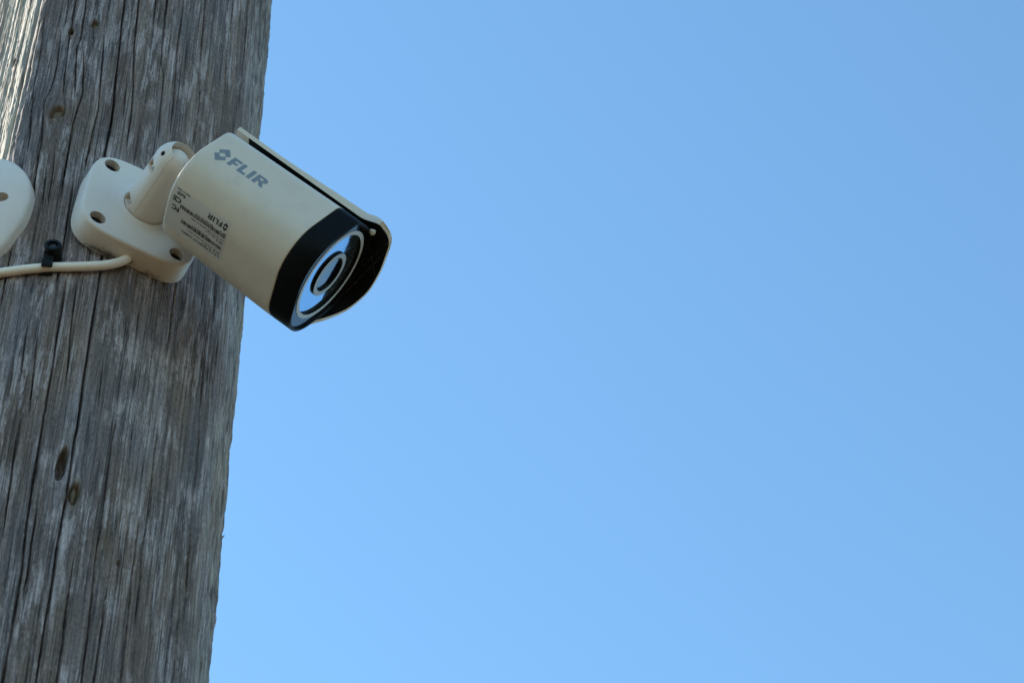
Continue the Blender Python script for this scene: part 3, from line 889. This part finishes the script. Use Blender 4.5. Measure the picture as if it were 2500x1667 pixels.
for _ in range(90):
    _rx[1:-1] = (_rx[:-2] + 2 * _rx[1:-1] + _rx[2:]) / 4
def rim_x(u):
    return float(np.interp(u, _ru, _rx))
nu, nv = 96, 60
XR = -107.0
def shield_pt(u, v, off):
    xf = rim_x(u)
    x = XR + (xf - XR) * v
    s = s_near(x) + u * (S_FAR - s_near(x))
    # rounded rear corners
    y, z = prof_pt(s, off)
    return (x, y, z)
US = [0, 0.004, 0.012] + [i / (nu - 1) for i in range(1, nu - 1)] + [0.99, 0.996, 1.0]
US = sorted(set(US))
VS = [i / (nv - 1) for i in range(nv)]
TH = 3.0
def thick(u, v):
    k = min(max((v - 0.25) / 0.7, 0), 1)
    return TH + 2.2 * k * k * (3 - 2 * k) * math.exp(-u / 0.10) * (1 - 0.8 * max(0, (v - 0.93) / 0.07))
loops_ = [[shield_pt(u, v, 0) for u in US] + [shield_pt(u, v, thick(u, v)) for u in reversed(US)] for v in VS]
sv, sf = loft(loops_)
me = fix_normals(pydata('shield', sv, sf))
bm = bmesh.new(); bm.from_mesh(me)
es = [e for e in bm.edges if len(e.link_faces) == 2 and e.calc_face_angle(0) > R_(50)]
bmesh.ops.bevel(bm, geom=es, offset=0.9, segments=3, profile=0.5, affect='EDGES', clamp_overlap=True)
bm.faces.ensure_lookup_table()
for f in bm.faces:
    cen = f.calc_center_median()
    f.normal_update()
    rad = Vector((0, cen.y, cen.z))
    if f.normal.dot(rad.normalized()) < -0.55 and cen.x > -97:
        f.material_index = 1
bm.to_mesh(me); bm.free()
shield = link('sun_shield', to_dev(me), [M_HOUSING, M_INNER], camera, 40)
# two posts that carry the shield on the housing
for x in (-74, -34):
    link('shield_post', to_dev(revolve((x, -6, 34.2), (0, 0, 1), [(0, 3.5), (4.3, 3.5)], 24)), M_INNER, shield, 30)

# ------------------------------------------------------------------ cable
CABLE=[[31.7736, 2.7587], [31.0982, 2.7555], [29.8119, 2.7513], [27.1845, 2.7453], [22.7568, 2.739], [15.4137, 2.7329], [9.702, 2.7301], [7.3822, 2.7289], [2.1281, 2.7269], [-2.2983, 2.7255], [-5.2974, 2.7248]]
cp = [on_pole(a_, z, RP + 0.0032) for a_, z in CABLE]
start = [PO + PB @ Vector((0.0006, -0.026, -0.0105)), PO + PB @ Vector((0.0006, -0.033, -0.0103))]
def shoulder(ph):
    """how far the left shoulder falls inside the round radius, in metres"""
    q = max(-9.5 - ph, 0)
    return 0.45 * math.radians(26 * math.tanh(q / 26) * math.cos(math.radians(min(q, 180)) / 2) ** 2) * RP
left_ext = [on_pole(a_, z, RP + 0.0036 - shoulder(a_)) for a_, z in ((-12, 2.7243), (-16, 2.7248), (-20, 2.7255), (-26, 2.7262), (-32, 2.727), (-41, 2.728), (-50, 2.7285), (-60, 2.727), (-70, 2.722), (-80, 2.70), (-86, 2.66), (-88, 2.55), (-88, 2.4), (-88, 0.2))]
pth = spline(start + cp[1:] + left_ext, 8)
cable = link('cable', tube(pth, 0.00275, 18, 'cable'), M_CABLE, None, 60, origin=pth[0])
tag(cable, 'cream round cable leaving the camera base plate and running left across the pole', 'cable')

# ------------------------------------------------------------------ cable clip
CLP, CLZ = 9.0, 2.7405
clip = empty('cable_clip', on_pole(CLP, CLZ))
tag(clip, 'small black plastic nail clip holding the cream cable to the pole', 'cable clip')
cn = pole_n(CLP); ct = Vector((cn.y * -1, cn.x, 0)); cz = Vector((0, 0, 1))
b0 = on_pole(CLP, CLZ, RP - 0.001)
bossm = revolve(b0, cn, [(0, 0.0050), (0.006, 0.0049), (0.0085, 0.0046), (0.0095, 0.0050), (0.0118, 0.0050), (0.0124, 0.0046), (0.0124, 0.0030), (0.0106, 0.0027)], 32)
link('boss', bossm, M_CLIP, clip, 35)
link('nail', revolve(b0, cn, [(0.004, 0.0013), (0.0105, 0.0013), (0.0105, 0.0022), (0.0113, 0.0021), (0.0116, 0.0012)], 20), M_SCREW, clip, 35)
cabc = on_pole(CLP - 0.9, 2.7296, RP + 0.0032)
secs = []
for k in range(15):
    a_ = R_(140 - 300 * k / 14)
    secs.append((math.cos(a_), math.sin(a_)))
rings = []
for (c_, s_) in secs:
    ring = []
    for w_, rr_ in ((-0.0030, 0.0029), (0.0027, 0.0029), (0.0031, 0.0051), (-0.0034, 0.0051)):
        ring.append(cabc + ct * w_ + cz * (c_ * rr_) + cn * (s_ * rr_))
    rings.append(ring)
hook = fix_normals(pydata('hook', *loft(rings)))
web1 = []
for k, (wz, wn, wt) in enumerate(((0.0095, 0.0, 0.0030), (0.0075, 0.0, 0.0032), (0.0048, 0.0, 0.0030), (0.0030, 0.0, 0.0028))):
    hN = (0.0085, 0.0078, 0.0070, 0.0064)[k]
    cc = Vector((cabc.x, cabc.y, 0)) + cz * (cabc.z + wz) - cn * 0.0035
    web1.append([cc - ct * wt, cc + ct * wt, cc + ct * wt + cn * hN, cc - ct * wt + cn * hN])
webm = fix_normals(pydata('web', *loft(web1)))
hk = join([hook, webm], 'hook')
bm = bmesh.new(); bm.from_mesh(hk)
bmesh.ops.bevel(bm, geom=[e for e in bm.edges if len(e.link_faces) == 2 and e.calc_face_angle(0) > R_(40)], offset=0.00035, segments=2, affect='EDGES', clamp_overlap=True)
bm.to_mesh(hk); bm.free()
link('hook', hk, M_CLIP, clip, 40)

# ------------------------------------------------------------------ second mounting base at the left edge
PH2, Z2 = -10.04, 2.7886
O2 = on_pole(PH2, Z2, RP + 0.008)
n2 = pole_n(PH2); t2_ = Vector((math.cos(R_(PH2)), math.sin(R_(PH2)), 0))
PL2 = [[-3.7, 45.7], [1.2, 43.7], [7.0, 39.1], [13.3, 31.4], [18.3, 22.7], [21.4, 12.7], [22.5, 4.3], [22.1, -6.7], [19.9, -20.1], [16.1, -29.8], [12.8, -37.7], [8.6, -44.3]]
cen2 = np.array([-14.0, -2.0])
half = [np.array(q) for q in PL2]
full = half + [np.array([2.0, -50.0])] + [2 * cen2 - q for q in half] + [2 * cen2 - np.array([2.0, -50.0])]
sm = [np.array(q) for q in spline(full + [full[0]], 8)[:-1]]
for _ in range(3):
    sm = [(sm[i - 1] + 2 * sm[i] + sm[(i + 1) % len(sm)]) / 4 for i in range(len(sm))]
sm = [np.array([cen2[0] + (q[0] - cen2[0]) * 0.93, q[1]]) for q in sm]
rings = []
for dz_, sc_ in ((-24, 1.0), (-5.0, 1.0), (-3.6, 0.997), (-2.2, 0.985), (-0.9, 0.955), (0.3, 0.90), (1.8, 0.80), (3.4, 0.66), (4.9, 0.49), (6.0, 0.31), (6.6, 0.15), (6.8, 0.04)):
    rings.append([(cen2[0] + (q[0] - cen2[0]) * sc_, cen2[1] + (q[1] - cen2[1]) * sc_, dz_) for q in sm])
p2 = fix_normals(pydata('p2', *loft(rings)))
p2 = boolean(p2, [cyl((5.0, -3.0, -40), (5.0, -3.0, 12), 4.2, 4.2, 40), cyl((-33.0, -1.0, -40), (-33.0, -1.0, 12), 4.2, 4.2, 40)])
T2 = Matrix.Translation(O2) @ Matrix((t2_, (0, 0, 1), n2)).transposed().to_4x4() @ Matrix.Scale(0.001, 4)
p2.transform(T2)
base2 = empty('mounting_base', O2 - n2 * 0.008)
tag(base2, 'glossy white domed mounting base cut off by the left edge of the picture', 'mounting base')
pl2 = link('plate', p2, M_MOUNT, base2, 40)
for x in (5.0, -33.0):
    sc2 = revolve((x + 0.3, -2.6, -11), (0, 0, 1), [(-8, 1.3), (0, 1.4), (0, 2.8), (1.2, 2.7), (1.8, 1.5), (1.2, 0.8)], 20)
    sc2.transform(T2)
    link('screw', sc2, M_STEEL, base2, 35)

# ------------------------------------------------------------------ small life: cocoon, webs, dirt
coc = link('cocoon', blob(dev(0.9, 17.2, 31.0), dev(0.9, 17.2, 31.0) - dev(0.2, 10, 25), dev(1, 24, 22) - dev(1, 10, 36), 0.0017, 0.0046, 0.0017, 9, 'cocoon'), M_COCOON, None, 0, origin=dev(0.9, 17.2, 31.0))
coc.data.shade_smooth()
tag(coc, 'tiny cream insect cocoon tucked between the lens face and the sun shield', 'cocoon')

strands = []
rw = random.Random(3)
def strand(p_, q_, r=0.00010, sag=0.0):
    p_, q_ = Vector(p_), Vector(q_)
    strands.append(tube([p_, (p_ + q_) / 2 + Vector((0, 0, -sag)), q_], r, 4, 's'))
WEB = [((4, 2.872), (16.5, 2.846)), ((5.5, 2.868), (15, 2.835)), ((3.0, 2.858), (12, 2.83)), ((8, 2.880), (19, 2.868)), ((4, 2.842), (11, 2.812)),
       ((-1, 2.865), (7, 2.84)), ((6, 2.82), (12.5, 2.80)), ((3.5, 2.80), (9, 2.745)), ((1.5, 2.79), (8.5, 2.75)), ((0, 2.775), (12, 2.755)), ((9, 2.852), (17, 2.812))]
for (a_, za), (b_, zb) in WEB:
    strand(on_pole(a_, za, RP + 0.002), on_pole(b_, zb, RP + 0.003), rw.uniform(0.00006, 0.00013), 0.001)
for (a_, za) in ((-0.8, 2.7735), (1.0, 2.7205)):
    strand(on_pole(a_, za, RP + 0.0155), on_pole(a_ + 0.2, za - 0.0075, RP + 0.0150), 0.00030)  # glints of light on the silk, put in as short thick strands
web_o = join(strands, 'web')
web_o = link('spider_web', web_o, M_SILK, None, 0, origin=on_pole(8, 2.83))
tag(web_o, 'faint spider silk threads strung over the wood between the two white bases', 'spider web', kind='stuff')
strands = []
for a_, b_ in (((9, 10, 39), (1, -12, 33)), ((9, 2, 39), (0, -30, 20)), ((8.6, -16, 36.5), (1, 4, 33))):
    strand(dev(*a_), dev(*b_), rw.uniform(0.00002, 0.00005))
web2 = link('spider_web', join(strands, 'web'), M_SILK, None, 0, origin=dev(5, 0, 35))
tag(web2, 'fine dusty spider silk stretched inside the hood of the sun shield', 'spider web', kind='stuff')
strands = []
M_DIRT = plastic('dark_web_dirt', (0.09, 0.07, 0.05), 0.9, 0.3)
for k in range(150):
    cx0 = rw.choice((-24.0, -20.5, -19.5, -17.0, -13.0, -12.0, -9.0, 14.0, 20.0))
    x = cx0 + rw.gauss(0, 1.9)
    zz = -13.4 + abs(rw.gauss(0, 1.1))
    p_ = PO + PB @ Vector((x, -38.1, zz)) * 0.001
    q_ = p_ + PB @ Vector((rw.gauss(0, 1.3), rw.uniform(-1.6, 0.1), rw.gauss(0, 1.0))) * 0.001
    r_ = q_ + PB @ Vector((rw.gauss(0, 1.3), rw.uniform(-1.0, 0.3), rw.gauss(0, 1.0))) * 0.001
    strands.append(tube([p_, q_, r_], rw.uniform(0.00004, 0.0001), 4, 's'))
dirt = link('web_dirt', join(strands, 'dirt'), M_DIRT, None, 0, origin=PO + PB @ Vector((-22, -38, -10)) * 0.001)
tag(dirt, 'dark fluffy dirt caught under the lower edge of the camera base plate', 'dirt', kind='stuff')
